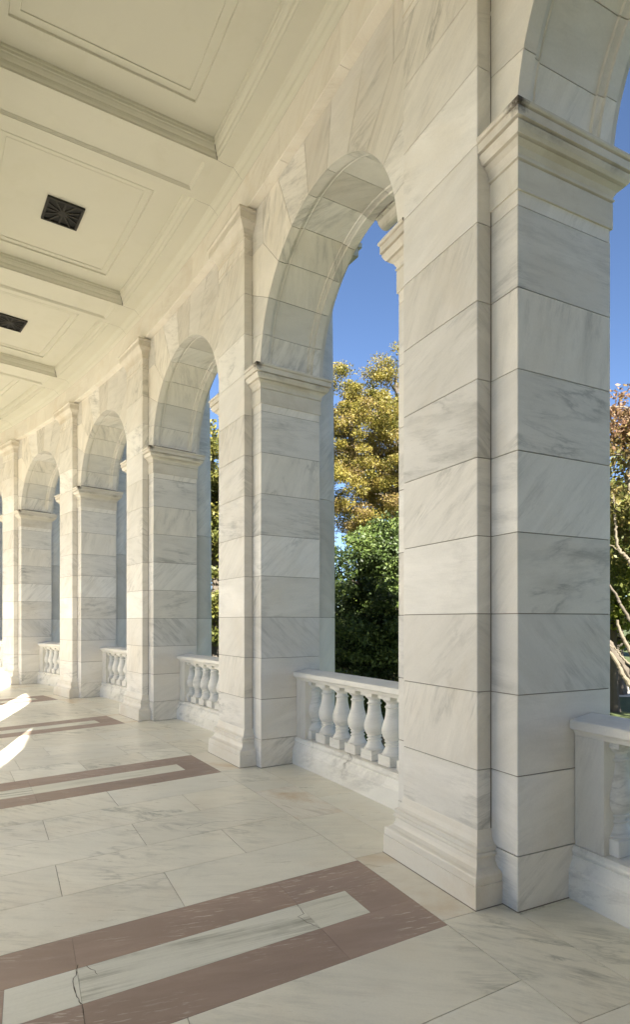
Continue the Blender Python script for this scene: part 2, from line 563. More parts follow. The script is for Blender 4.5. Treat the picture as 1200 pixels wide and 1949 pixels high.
def arch_blocks(half, hp):
    """half: half bay; returns polygons (y,z,isarc) for the arch wall, centred on the bay"""
    r = half - hp
    a = [R(180 / 11 * i) for i in range(12)]
    P = lambda t: (r * math.cos(t), SPR + r * math.sin(t))

    def arc(t0, t1, n=6):
        return [P(t0 + (t1 - t0) * i / n) + (True,) for i in range(n + 1)]
    S = half
    k1 = S - (1.77 - 1.408)
    v = (S - 0.62, 5.564)
    out = []
    out.append([(S, SPR, 0), (S, 4.66, 0), (k1, 4.654, 0)] + arc(a[1], 0.0, 8))
    out.append([(S, 4.66, 0), (S, 5.126, 0), (k1, 5.126, 0)] + arc(a[2], a[1]) + [(k1, 4.654, 0)])
    out.append([(S, 5.126, 0), (S, 5.564, 0), v + (0,)] + arc(a[3], a[2]) + [(k1, 5.126, 0)])
    out.append([v + (0,), (S, 5.564, 0), (S, SOF, 0), (v[0], SOF, 0)])
    h = SOF - SPR
    out.append([v + (0,), (v[0], SOF, 0), (h / math.tan(a[4]), SOF, 0)] + arc(a[4], a[3]))
    out.append([(h / math.tan(a[4]), SOF, 0), (h / math.tan(a[5]), SOF, 0)] + arc(a[5], a[4]))
    mir = [[(-y, z, t) for y, z, t in q] for q in out]
    key = [[(h / math.tan(a[5]), SOF, 0), (-h / math.tan(a[5]), SOF, 0)] + arc(a[6], a[5])]
    return out + mir + key, r


def arch_mb(half, hp, depth, panel=True):
    polys, r = arch_blocks(half, hp)
    if panel:
        st = [(0, 0), (0.090, 0), (0.093, 0.016), (0.099, 0.018), (0.132, 0.024), (0.138, 0.018), (0.143, 0.034), (depth - 0.143, 0.034), (depth - 0.138, 0.018), (depth - 0.132, 0.024),
              (depth - 0.099, 0.018), (depth - 0.093, 0.016), (depth - 0.090, 0), (depth, 0)]
    else:
        st = [(0, 0), (depth, 0)]
    b = B()

    def ring(pl, g, d, off, clampz):
        # widen with the radius so that the jambs stay parallel to the piers
        q = inset([(y, z) for y, z, _ in pl], g)
        grow = (d + 0.0) * DA / 2
        res = []
        for (y, z), (_, _, t) in zip(q, pl):
            if t and off:
                rr = math.hypot(y, z - SPR)
                if z > SPR + 0.085:
                    f = (rr + off) / rr
                    y, z = y * f, SPR + (z - SPR) * f
            y2 = y * (half + grow) / half if abs(y) > half - 0.02 else y * (r + grow) / r if abs(y) < r else y + math.copysign(grow, y)
            res.append(pole(y2 / (half + grow) * 0.5, PJ + d, z))
        return res
    for pl in polys:
        c = b.blk()
        b.rings([ring(pl, G, d, o, 0) for d, o in st], c=c)
    # mortar core
    for pl in polys:
        q = [(y, z, t) for y, z, t in pl]
        b.rings([ring(q, 0.0, 0.008, 0.046, 0), ring(q, 0.0, depth - 0.008, 0.046, 0)], mi=1)
    return b


# ------------------------------------------------------------------ floor
def skew(d):
    return (-0.012 + 0.027 * (d + 0.32)) if d < -0.32 else 0.0


KF0, KF1 = -3, 12


def tile(b, k0, k1, d0, d1, g=0.0021, h=0.005, mi=0, sk=True, c=None):
    gk = g / (RAD * DA)
    pts = []
    n = max(1, int((k1 - k0) / 0.12))
    for i in range(n + 1):
        pts.append((k0 + gk + (k1 - k0 - 2 * gk) * i / n, d0 + g))
    for i in range(n, -1, -1):
        pts.append((k0 + gk + (k1 - k0 - 2 * gk) * i / n, d1 - g))
    top = [W(k + (skew(d) if sk else 0), d, 0.0) for k, d in pts]
    bot = [(x, y, -h - 0.01) for x, y, z in top]
    b.rings([bot, top], mi=mi, c=c)


fb = B()
for kk in range(KF0, KF1):
    for j in range(5):
        a, c = kk + 0.131 + 0.1476 * j, kk + 0.131 + 0.1476 * (j + 1)
        jj = [-0.32, -1.49, -2.65] if j % 2 == 0 else [-0.32, -0.925, -2.08, -2.65]
        if kk % 2 and j % 2 == 0:
            jj = [-0.32, -1.70, -2.65] if j else [-0.32, -0.8, -1.49, -2.18, -2.65]
        for d0, d1 in zip(jj[1:], jj[:-1]):
            tile(fb, a, c, d0, d1)
    for a, c in ((0.13, 0.374), (0.374, 0.622), (0.622, 0.87)):
        tile(fb, kk + a, kk + c, -0.32, 0.10, mi=0 if rnd.random() < 0.7 else 1)
        tile(fb, kk + a, kk + c, -3.07, -2.65)
    tile(fb, kk - 0.13, kk + 0.13, -0.32, 0.10, mi=1)
    tile(fb, kk - 0.13, kk + 0.13, -3.07, -2.65, mi=1)
    tile(fb, kk - 0.165, kk + 0.16, 0.10, 1.0)
    tile(fb, kk + 0.16, kk + 0.5, 0.10, 1.0)
    tile(fb, kk + 0.5, kk + 0.835, 0.10, 1.0)
    tile(fb, kk + 0.0, kk + 0.5, -3.9, -3.07)
    tile(fb, kk + 0.5, kk + 1.0, -3.9, -3.07)
    tile(fb, kk + 0.0, kk + 0.5, 1.0, 1.7)
    tile(fb, kk + 0.5, kk + 1.0, 1.0, 1.7)


def ring_strip(b, prof, k0, k1, n, mi=0, c=None, closed=False, per=None):
    rs = []
    for i in range(n + 1):
        k = k0 + (k1 - k0) * i / n
        rs.append([W(k, d, z) for d, z in prof])
    b.rings(rs, closed=closed, caps=False, mi=mi, c=c)


ring_strip(fb, [(-3.9, -0.006), (1.7, -0.006)], KF0 - 0.3, KF1 + 0.2, 120, mi=2)
floor = fb.build('floor', ['floor', 'floor_warm', 'mortar'])
tag(floor, 'pale marble paving of long slabs with purple inlaid frames', 'floor', kind='structure')
for kk in range(-1, 6):
    ib = B()
    oh, ih = 0.131, 0.041
    for sg in (1, -1):
        a, c = (kk + ih, kk + oh) if sg > 0 else (kk - oh, kk - ih)
        js = [-2.65, -2.07, -0.924, -0.32]
        for d0, d1 in zip(js[:-1], js[1:]):
            tile(ib, a, c, d0, d1, mi=0, g=0.0008)
    tile(ib, kk - ih, kk + ih, -0.61, -0.32, mi=0, g=0.0008)
    tile(ib, kk - ih, kk + ih, -2.65, -2.36, mi=0, g=0.0008)
    js = [-2.36, -2.07, -0.924, -0.61]
    for d0, d1 in zip(js[:-1], js[1:]):
        tile(ib, kk - ih, kk + ih, d0, d1, mi=1, g=0.0008)
    # texture frame: object origin in the band so that veins run along it
    o = ib.build('inlaid_frame', ['purple', 'panel'], floor)
    mw = Matrix.Translation(W(kk, -1.4, 0)) @ Matrix.Rotation(ang(kk), 4, 'Z')
    o.data.transform(mw.inverted())
    o.matrix_world = mw
    if kk == 0:
        tag(o, 'nearest purple marble frame round a streaked white panel')


def ribbon(name, pts, w, parent, nrm=(0, 0, 1), jag=0.5, seed=1):
    rr = random.Random(seed)
    P = []
    for a, c in zip(pts[:-1], pts[1:]):
        a, c = Vector(a), Vector(c)
        n = max(2, int((c - a).length / 0.02))
        for i in range(n):
            P.append(a.lerp(c, i / n))
    P.append(Vector(pts[-1]))
    N = Vector(nrm)
    vs, fs = [], []
    off = 0.0
    for i, p in enumerate(P):
        d = (P[min(i + 1, len(P) - 1)] - P[max(i - 1, 0)]).normalized()
        s = d.cross(N).normalized()
        off = 0.75 * off + rr.uniform(-1, 1) * jag * 0.006
        if i in (0, len(P) - 1):
            off *= 0.3
        ww = w * rr.uniform(0.4, 1.2)
        vs += [p + s * (off - ww), p + s * (off + ww)]
    for i in range(len(P) - 1):
        fs.append([2 * i, 2 * i + 1, 2 * i + 3, 2 * i + 2])
    b = B()
    b.add(vs, fs)
    o = b.build(name, 'crack', parent, recalc=False)
    return o


def fl(kk, d):
    return W(kk + skew(d), d, 0.0016)


ribbon('crack', [fl(0.05, -2.065), fl(0.02, -2.09), fl(-0.01, -2.085), fl(-0.041, -2.07)], 0.0021, floor, jag=1.1, seed=3)
ribbon('crack', [fl(-0.041, -2.07), fl(-0.131, -2.07)], 0.0015, floor, jag=0.2, seed=4)
ribbon('crack', [fl(0.041, -2.03), fl(0.024, -2.0), fl(0.012, -1.99)], 0.0013, floor, jag=0.8, seed=5)
ribbon('crack', [fl(0.041, -0.93), fl(0.01, -0.945), fl(0.006, -0.985), fl(-0.041, -0.93)], 0.0016, floor, jag=0.8, seed=6)
ribbon('crack', [fl(0.47, -1.15), fl(0.475, -0.95), fl(0.455, -0.75), fl(0.43, -0.5), fl(0.41, -0.34)], 0.0014, floor, jag=2.0, seed=8)

# podium, court and lawn
pb_ = B()
ring_strip(pb_, [(-3.9, -0.012), (-3.9, -0.16), (-4.3, -0.16), (-4.3, -0.32)], -9, 12, 120)
ring_strip(pb_, [(1.7, -0.012), (1.74, -0.03), (1.74, -0.12), (1.7, -0.14), (1.7, -1.6)], -9, 12, 120)
tag(pb_.build('podium', 'wall'), 'stone platform under the curved marble arcade', 'podium', kind='structure')
gb = B()  # unseen court ground, laid to bounce sun onto ceiling and piers
ring_strip(gb, [(-30, -0.30), (-4.25, -0.31)], -12, 17, 80)
tag(gb.build('court_pavement', 'court'), 'unseen paving of the inner court, added to bounce sunlight inside', 'court', kind='structure')
lb = B()
lb.add([(-700, -700, -1.35), (700, -700, -1.35), (700, 700, -1.35), (-700, 700, -1.35)], [[0, 1, 2, 3]])
tag(lb.build('lawn', 'grass', recalc=False), 'green lawn in tree shade outside the arcade', 'lawn', kind='structure')
wb = B()
wb.add([(-60, 25.0, -1.346), (60, 21.0, -1.346), (60, 24.6, -1.346), (-60, 29, -1.346)], [[0, 1, 2, 3]])
tag(wb.build('path', 'path', recalc=False), 'pale sunlit path crossing the lawn', 'path', kind='structure')

# ------------------------------------------------------------------ outer piers
meshes = pier_meshes(HP, PW / 2, JD)
PIERN = ['nearest, tallest looking marble pier, filling the right of the photo', 'second marble pier, with the wide open arch on its right side',
         'third marble pier, seen between the second and fourth', 'fourth marble pier, counted away from the near one',
         'fifth marble pier, at the left edge with sunlight on its base', 'sixth marble pier, just past the left edge sunlit one']
pier0 = empty('marble_pier', 0)
for mb, nm, mt in zip(meshes, ('shaft', 'pilaster', 'pilaster_base', 'pilaster_capital', 'impost'), (['wall', 'mortar'], ['wall', 'mortar'], 'base', 'capital', 'impost')):
    mb.build(nm, mt, pier0)
piers = []
for k in range(6):
    o = pier0 if k == 0 else copy_tree(pier0)
    o.location = W(k, 0, 0)
    o.rotation_euler = (0, 0, ang(k))
    tag(o, PIERN[k], 'pier', 'marble piers of the curved arcade')
    piers.append(o)

# arches: local frame of the bay axis
HALF = (RAD + PJ) * DA / 2
am = arch_mb(HALF, HP, JD)
arch0 = empty('marble_arch', 0.5)
am.build('spandrel_wall', ['wall', 'mortar'], arch0)
kb = B()     # scrolled console on the outer face of the keystone
kz0 = SPR + HALF - HP - 0.02
prof = [(DB - 0.01, kz0), (DB + 0.06, kz0 - 0.005), (DB + 0.12, kz0 + 0.01), (DB + 0.155, kz0 + 0.05), (DB + 0.15, kz0 + 0.10), (DB + 0.12, kz0 + 0.13), (DB + 0.13, kz0 + 0.16), (DB + 0.19, kz0 + 0.18),
        (DB + 0.235, kz0 + 0.23), (DB + 0.24, kz0 + 0.30), (DB + 0.20, kz0 + 0.36), (DB + 0.21, kz0 + 0.42), (DB + 0.27, kz0 + 0.48), (DB + 0.30, kz0 + 0.56), (DB + 0.30, 6.10), (DB - 0.01, 6.10)]
for w in ((-0.15, -0.06), (-0.05, 0.05), (0.06, 0.15)):
    kb.rings([[(x, w[0], z) for x, z in prof], [(x, w[1], z) for x, z in prof]], c=(0.4, 0.4, 0.4))
kb.rings([[(x - 0.012 if x > DB else x, -0.14, z + 0.006) for x, z in prof], [(x - 0.012 if x > DB else x, 0.14, z + 0.006) for x, z in prof]], c=(0.4, 0.4, 0.4))
for rx, rz, rr0 in ((DB + 0.105, kz0 + 0.030, 0.085), (DB + 0.185, kz0 + 0.275, 0.062)):
    kb.rings([[(rx + rr0 * math.cos(2 * math.pi * i / 20), yy, rz + rr0 * math.sin(2 * math.pi * i / 20)) for i in range(20)] for yy in (-0.165, 0.165)], c=(0.4, 0.4, 0.4))
kb.build('keystone_console', 'impost', arch0)
ab = B()     # outer archivolt
rs = []
for i in range(33):
    t = math.pi * i / 32
    r0 = HALF - HP + 0.035
    rs.append([(DB + x, (r0 + q) * math.cos(t), SPR + (r0 + q) * math.sin(t)) for x, q in ((-0.02, 0.02), (0.03, 0.02), (0.035, 0.1), (0.05, 0.11), (0.055, 0.19), (0.09, 0.21), (0.09, 0.25), (-0.02, 0.25))])
ab.rings(rs, closed=True, caps=True)
ab.build('archivolt', 'wall', arch0)
ARN = {-1: 'round marble arch at the upper right, cut off by the photo edge', 0: 'wide marble arch between the nearest and second piers', 1: 'marble arch between the second and third piers',
       2: 'marble arch between the third and fourth piers', 3: 'marble arch between the fourth and fifth piers', 4: 'marble arch sliver at the left edge beyond the fifth pier'}
for k in range(-1, 5):
    o = arch0 if k == -1 else copy_tree(arch0)
    o.location = W(k + 0.5, 0, 0)
    o.rotation_euler = (0, 0, ang(k + 0.5))
    tag(o, ARN[k], 'arch', 'round arches between the piers')

# ------------------------------------------------------------------ balustrades
bal0 = empty('balustrade', 0.5)


def bp_(k, d, z):          # bay coordinate measured from the bay axis
    return pole(k, d, z)


def barc(b, prof, k0, k1, n=8, mi=0, c=None, caps=True):
    rs = [[bp_(k0 + (k1 - k0) * i / n, d, z) for d, z in prof] for i in range(n + 1)]
    b.rings(rs, closed=True, caps=caps, mi=mi, c=c)


KE = 0.5 - HP / (RAD * DA) + 0.001
cr = B()
DCR = 0.672
half_prof = [(0.04, 0.915), (0.126, 0.915), (0.132, 0.918), (0.136, 0.928), (0.146, 0.944), (0.160, 0.952), (0.164, 0.957), (0.176, 0.959), (0.176, 0.998), (0.170, 1.006), (0.0, 1.036)]
cprof = [(DCR - o, z) for o, z in half_prof] + [(DCR + o, z) for o, z in half_prof[::-1][1:]]
barc(cr, cprof, -KE, KE, 10)
cr.build('cap_rail', 'rail', bal0)
pl = B()
hp_ = [(0.184, 0.0), (0.184, 0.155), (0.178, 0.163), (0.176, 0.168), (0.178, 0.172), (0.172, 0.185), (0.160, 0.205), (0.154, 0.225), (0.152, 0.236), (0.146, 0.240), (0.147, 0.243), (0.154, 0.250), (0.157, 0.262), (0.154, 0.275),
       (0.147, 0.282), (0.140, 0.290), (0.0, 0.294)]
pprof = [(DCR - o, z) for o, z in hp_] + [(DCR + o, z) for o, z in hp_[::-1][1:]]
barc(pl, pprof, -KE, KE, 10)
pl.build('plinth', 'rail', bal0)
KP = 0.288
for a, c in ((KP, KE), (-KE, -KP)):
    b = B()
    barc(b, [(DCR - 0.132, 0.293), (DCR + 0.132, 0.293), (DCR + 0.132, 0.916), (DCR - 0.132, 0.916)], a, c, 1)
    b.build('post', 'rail', bal0)
bl = B()
q = 0.093
bl.box(-q, q, -q, q, 0.2945, 0.385, ch=0.004, c=(0.3, 0.5, 0.4))
bl.box(-q, q, -q, q, 0.876, 0.9155, ch=0.003, c=(0.3, 0.5, 0.4))
bl.lathe([(0.0, 0.384), (0.090, 0.385), (0.094, 0.392), (0.094, 0.398), (0.088, 0.403), (0.082, 0.412), (0.071, 0.432), (0.063, 0.452), (0.061, 0.462), (0.067, 0.464), (0.0715, 0.468), (0.071, 0.474), (0.064, 0.477),
          (0.060, 0.480), (0.060, 0.494), (0.066, 0.496), (0.070, 0.501), (0.069, 0.507), (0.062, 0.510), (0.063, 0.514), (0.074, 0.524), (0.086, 0.545), (0.0935, 0.570), (0.096, 0.595), (0.094, 0.620), (0.087, 0.650),
          (0.077, 0.680), (0.069, 0.705), (0.063, 0.735), (0.0595, 0.765), (0.058, 0.795), (0.062, 0.798), (0.068, 0.802), (0.069, 0.808), (0.066, 0.813), (0.058, 0.816), (0.055, 0.822), (0.056, 0.842), (0.062, 0.845),
          (0.066, 0.850), (0.078, 0.860), (0.085, 0.868), (0.086, 0.877), (0.0, 0.878)], n=28, c=(0.3, 0.5, 0.4))
bobj = bl.build('baluster', 'rail', bal0)
for i in range(8):
    o = bobj if i == 0 else bobj.copy()
    if i:
        COL.objects.link(o)
        o.parent = bal0
    kk = 0.297 - 0.0785 * i
    x, y, _ = bp_(kk, DCR, 0)
    o.location = (x, y, 0)
    o.rotation_euler = (0, 0, kk * DA)
BAN = {-1: 'marble balustrade at the right edge, only its post and first baluster showing', 0: 'nearest whole marble balustrade, with six balusters seen beside the near pier',
       1: 'marble balustrade between the second and third piers', 2: 'marble balustrade between the third and fourth piers',
       3: 'marble balustrade between the fourth and fifth piers', 4: 'marble balustrade sliver at the left edge'}
for k in range(-1, 5):
    o = bal0 if k == -1 else copy_tree(bal0)
    o.location = W(k + 0.5, 0, 0)
    o.rotation_euler = (0, 0, ang(k + 0.5))
    tag(o, BAN[k], 'balustrade', 'balustrades in the arch openings')

# ------------------------------------------------------------------ outer engaged columns
col0 = empty('round_column', 0, 1.0)
cs = B()
zj = [0.36, 1.6077, 3.0, 4.37, 5.62]
for a, c in zip(zj[:-1], zj[1:]):
    rr_ = lambda z: 0.352 - 0.030 * max(0, (z - 1.6) / 4.0) ** 1.5
    cs.lathe([(0.0, a + G)] + [(rr_(a + (c - a) * i / 6), a + G + (c - a - 2 * G) * i / 6) for i in range(7)] + [(0.0, c - G)], n=48)
cs.lathe([(0.0, 0.3), (0.31, 0.3), (0.31, 5.6), (0.0, 5.6)], n=24, mi=1)
cs.build('shaft', ['wall', 'mortar'], col0)
cb = B()
cb.box(-0.46, 0.46, -0.46, 0.46, 0.0, 0.12, ch=0.004)
cb.lathe([(0.0, 0.12), (0.44, 0.12), (0.455, 0.14), (0.455, 0.17), (0.44, 0.19), (0.40, 0.20), (0.385, 0.23), (0.39, 0.26), (0.41, 0.27), (0.415, 0.29), (0.405, 0.31), (0.37, 0.32), (0.355, 0.36), (0.0, 0.36)], n=48)
cb.build('base', 'wall', col0)
cc = B()
cc.lathe([(0.0, 5.62), (0.322, 5.62), (0.322, 5.66), (0.345, 5.665), (0.345, 5.69), (0.323, 5.70), (0.323, 5.82), (0.35, 5.83), (0.40, 5.87), (0.43, 5.91), (0.44, 5.94), (0.0, 5.94)], n=48)
cc.box(-0.46, 0.46, -0.46, 0.46, 5.94, 6.04, ch=0.004)
cc.box(-0.49, 0.49, -0.49, 0.49, 6.04, 6.10, ch=0.004)
cc.build('capital', 'impost', col0)
CN = ['smooth round column attached behind the nearest pier', 'smooth bluish shaded round column behind the second pier', 'round shaded column showing behind the third pier',
      'round shaded column showing behind the fourth pier', 'round shaded column showing behind the fifth pier', 'round column sliver at the far left edge']
for k in range(6):
    o = col0 if k == 0 else copy_tree(col0)
    o.location = W(k, 1.0, 0)
    o.rotation_euler = (0, 0, ang(k))
    tag(o, CN[k], 'column', 'round columns on the outer side')

# ------------------------------------------------------------------ lintel, mouldings, ceiling
KA, KB = -3, 12
ent = bpy.data.objects.new('entablature', None)
COL.objects.link(ent)
ent.location = W(0, 0, SOF)
tag(ent, 'marble lintel band with plaster moulding above the arches', 'entablature')


def keep_world(o, parent):
    o.parent = parent
    o.matrix_parent_inverse = parent.matrix_world.inverted()
    return o


bpy.context.view_layer.update()
fa = B()
for kk in range(KA, KB):
    js = [0.0, 0.345, 0.66, 1.0]
    for a, c in zip(js[:-1], js[1:]):
        rs = []
        col_ = fa.blk()
        gk = 0.0006
        for i in range(9):
            k = kk + a + gk + (c - a - 2 * gk) * i / 8
            rs.append([W(k, d, z) for d, z in ((0.004, SOF + 0.001), (0.0, SOF + 0.005), (0.0, 6.366), (0.003, 6.371), (0.25, 6.371), (0.25, SOF + 0.001))])
        fa.rings(rs, c=col_)
ring_strip(fa, [(0.009, 6.45), (0.009, SOF + 0.008), (0.24, SOF + 0.008)], KA, KB, 130, mi=1)
keep_world(fa.build('fascia', ['lintel', 'mortar']), ent)
mo = B()
MP = [(0.01, 6.369), (-0.004, 6.370), (-0.006, 6.376), (-0.012, 6.380), (-0.020, 6.386), (-0.034, 6.402), (-0.044, 6.408), (-0.052, 6.410), (-0.052, 6.418), (-0.060, 6.421), (-0.078, 6.430), (-0.090, 6.442), (-0.100, 6.446),
      (-0.104, 6.452), (-0.112, 6.453), (-0.115, 6.456)]
ring_strip(mo, MP, KA, KB, 260)
keep_world(mo.build('cornice_moulding', 'plaster'), ent)

ZF, ZC = 6.456, 6.63
mid = -1.485
cl = B()
for sg in (1, -1):
    fx = lambda d: d if sg > 0 else 2 * mid - d
    ring_strip(cl, [(fx(d), z) for d, z in [(-0.115, ZF), (-0.302, ZF)]], KA, KB, 260)
    if sg < 0:
        ring_strip(cl, [(fx(d), z) for d, z in MP], KA, KB, 130)
        ring_strip(cl, [(fx(0.0), 6.37), (fx(0.0), SOF), (fx(0.9), SOF)], KA, KB, 130)
BH = 0.0965                                # half width of a beam in bays
COF = [(0.0, ZF), (0.0, ZF + 0.022), (0.006, ZF + 0.026), (0.014, ZF + 0.040), (0.018, ZF + 0.060), (0.018, ZF + 0.070), (0.030, ZF + 0.080), (0.042, ZF + 0.100), (0.046, ZF + 0.115), (0.056, ZF + 0.120),
       (0.056, ZF + 0.145), (0.063, ZF + 0.150), (0.064, ZC)]
for kk in range(KA, KB):
    def loop(ins, z, lim=BH, n=20):
        e = ins / (RAD * DA)
        k0, k1 = kk + lim + e, kk + 1 - lim - e
        d0, d1 = -0.302 - ins, 2 * mid + 0.302 + ins
        L = [W(k0 + (k1 - k0) * i / n, d0, z) for i in range(n)]
        L += [W(k1, d0 + (d1 - d0) * i / 4, z) for i in range(4)]
        L += [W(k1 + (k0 - k1) * i / n, d1, z) for i in range(n)]
        L += [W(k0, d1 + (d0 - d1) * i / 4, z) for i in range(4)]
        return L
    rs = [loop(i, z) for i, z in COF]
    rs += [loop(0.366, ZC), loop(0.371, ZC - 0.006), loop(0.376, ZC + 0.014), loop(0.382, ZC + 0.014), loop(0.452, ZC + 0.014), loop(0.456, ZC + 0.010), loop(0.459, ZC + 0.020)]
    cl.rings(rs, caps=False)
    # field of the coffer
    n = 20
    e = 0.459 / (RAD * DA)
    k0, k1 = kk + BH + e, kk + 1 - BH - e
    d0, d1 = -0.302 - 0.459, 2 * mid + 0.302 + 0.459
    cl.rings([[W(k0 + (k1 - k0) * i / n, d0 + (d1 - d0) * j / 4, ZC + 0.020) for j in range(5)] for i in range(n + 1)], closed=False, caps=False)
ceiling = tag(cl.build('ceiling', 'plaster'), 'cream plaster coffered ceiling curving along the arcade', 'ceiling', kind='structure')

# beams between the coffers: soffit with a sunk panel
beam0 = empty('ceiling_beam', 0, mid, ZF)


def bm_(k, d, z):
    x, y, _ = pole(k, d, 0)
    return (x - mid, y, z - ZF)


bb_ = B()
BP = [(0.0, ZF), (0.105, ZF), (0.108, ZF + 0.007), (0.116, ZF + 0.009), (0.120, ZF + 0.016), (0.128, ZF + 0.018), (0.132, ZF + 0.026), (0.145, ZF + 0.028)]


def bloop(ins, z):
    e = ins / (RAD * DA)
    k0, k1 = -BH + e, BH - e
    d0, d1 = -0.302 - max(0, ins - 0.015), 2 * mid + 0.302 + max(0, ins - 0.015)
    if ins == 0:
        d0, d1 = -0.302, 2 * mid + 0.302
    n = 6
    L = [bm_(k0 + (k1 - k0) * i / n, d0, z) for i in range(n)]
    L += [bm_(k1, d0 + (d1 - d0) * i / 4, z) for i in range(4)]
    L += [bm_(k1 + (k0 - k1) * i / n, d1, z) for i in range(n)]
    L += [bm_(k0, d1 + (d0 - d1) * i / 4, z) for i in range(4)]
    return L


rs = [bloop(i, z) for i, z in BP]
bb_.rings(rs, caps=False)
L = rs[-1]
bb_.add(L, [list(range(len(L)))])
bb_.build('soffit', 'plaster', beam0)
kc = -BH - 0.0005
pts = [bm_(kc + 0.003, -0.366, ZC - 0.002), bm_(kc + 0.001, -0.335, ZF + 0.08), bm_(kc - 0.001, -0.307, ZF + 0.01)]
CRS = []
for kc, sd_, flip in ((-BH - 0.0005, 11, 1), (BH + 0.0005, 12, -1)):
    o1 = ribbon('crack', [bm_(kc, -0.302, ZF - 0.0015), bm_(kc + 0.002, -0.21, ZF - 0.0015), bm_(kc + 0.001, -0.118, ZF - 0.0015)], 0.0022 if flip > 0 else 0.0016, beam0, jag=0.7, seed=sd_)
    o2 = ribbon('crack', [bm_(kc + 0.001, -0.118, ZF - 0.003), bm_(kc + 0.003, -0.085, 6.432), bm_(kc + 0.002, -0.05, 6.404), bm_(kc + 0.005, -0.012, 6.374)], 0.0020, beam0, nrm=(1, 0, 1), jag=0.8, seed=sd_ + 5)
o3 = ribbon('crack', [bm_(-BH - 0.019, -0.366, ZC - 0.003), bm_(-BH - 0.014, -0.345, ZF + 0.10), bm_(-BH - 0.006, -0.320, ZF + 0.05), bm_(-BH - 0.0015, -0.303, ZF + 0.0)], 0.004, beam0, nrm=(1, 1, 0), jag=0.3, seed=31)
BN = {-1: 'ceiling beam nearest above the camera', 0: 'ceiling beam above the nearest pier', 1: 'ceiling beam above the second pier, cracked where it meets the lintel, longest in the photo', 2: 'ceiling beam above the third pier, beyond the first air vent',
      3: 'ceiling beam above the fourth pier', 4: 'ceiling beam above the fifth pier, faint at the left edge'}
for k in range(KA, KB):
    o = beam0 if k == KA else copy_tree(beam0)
    o.location = W(k, mid, ZF)
    o.rotation_euler = (0, 0, ang(k))
    tag(o, BN.get(k, 'plain plaster ceiling beam out of the photo frame'), 'beam', 'ceiling beams across the passage')

# air vents
vent0 = empty('air_vent', 1.5, mid, ZC + 0.02)
vx, vy = 0.213, 0.236
b = B()
b.add([(-vx, -vy, 0.012), (vx, -vy, 0.012), (vx, vy, 0.012), (-vx, vy, 0.012)], [[0, 1, 2, 3]])
b.build('backing', 'void', vent0)
b = B()
w = 0.028
for x0, x1, y0, y1 in ((-vx, vx, -vy, -vy + w), (-vx, vx, vy - w, vy), (-vx, -vx + w, -vy + w, vy - w), (vx - w, vx, -vy + w, vy - w)):
    b.box(x0, x1, y0, y1, -0.010, 0.0175, ch=0.002)
b.build('frame', 'bronze', vent0)
b = B()
for i in range(12):
    a = 2 * math.pi * i / 12 + 0.0
    dx, dy = math.cos(a), math.sin(a)
    tx = min((vx - w) / max(abs(dx), 1e-6), (vy - w) / max(abs(dy), 1e-6))
    ex, ey = dx * tx, dy * tx
    n_ = Vector((-dy, dx)) * 0.011
    b.rings([[(0.02 * dx - n_.x, 0.02 * dy - n_.y, z), (0.02 * dx + n_.x, 0.02 * dy + n_.y, z), (ex + n_.x, ey + n_.y, z), (ex - n_.x, ey - n_.y, z)] for z in (-0.001, 0.010)])
b.lathe([(0, -0.004), (0.05, -0.004), (0.055, 0.004), (0.055, 0.011), (0.0, 0.011)], n=20)
b.build('grille', 'bronze', vent0)
VN = {0: 'dark bronze air vent in the coffer above the camera', 1: 'dark square air vent, nearer and whole, in the coffer between second and third beams',
      2: 'dark air vent cut off by the left edge, farther along the ceiling', 3: 'dark air vent in the fourth coffer, past the left edge'}
for k in (1, 0, 2, 3):
    o = vent0 if k == 1 else copy_tree(vent0)
    o.location = W(k + 0.5, mid, ZC + 0.02 - 0.018)
    o.rotation_euler = (0, 0, ang(k + 0.5))
    tag(o, VN[k], 'air vent', 'air vents in the ceiling')

# cut the vent opening: the coffer field stays whole, the vent hangs 18 mm proud of it
# outer and inner entablature and roof
oe = B()
ring_strip(oe, [(DB + 0.0, SOF + 0.0), (DB + 0.0, 6.10), (1.33, 6.10), (1.33, 6.30), (1.36, 6.32), (1.36, 6.62), (1.42, 6.66), (1.44, 6.74), (1.70, 6.76), (1.72, 6.92), (1.80, 7.0), (1.80, 7.06), (1.30, 7.12), (1.30, 8.0), (1.38, 8.04), (1.38, 8.2), (1.0, 8.2), (1.0, 7.4)], KA, KB, 130)
tag(oe.build('cornice', 'wall'), 'outer stone cornice and parapet over the columns', 'cornice', kind='structure')
ro = B()
ring_strip(ro, [(1.1, 7.4), (-4.0, 7.4), (-4.0, 6.3), (-3.45, 6.3), (-3.45, SOF)], KA, KB, 130)
ring_strip(ro, [(0.2, 6.9), (-3.4, 6.9)], KA, KB, 130)
tag(ro.build('roof', 'roof'), 'flat stone roof over the passage', 'roof', kind='structure')

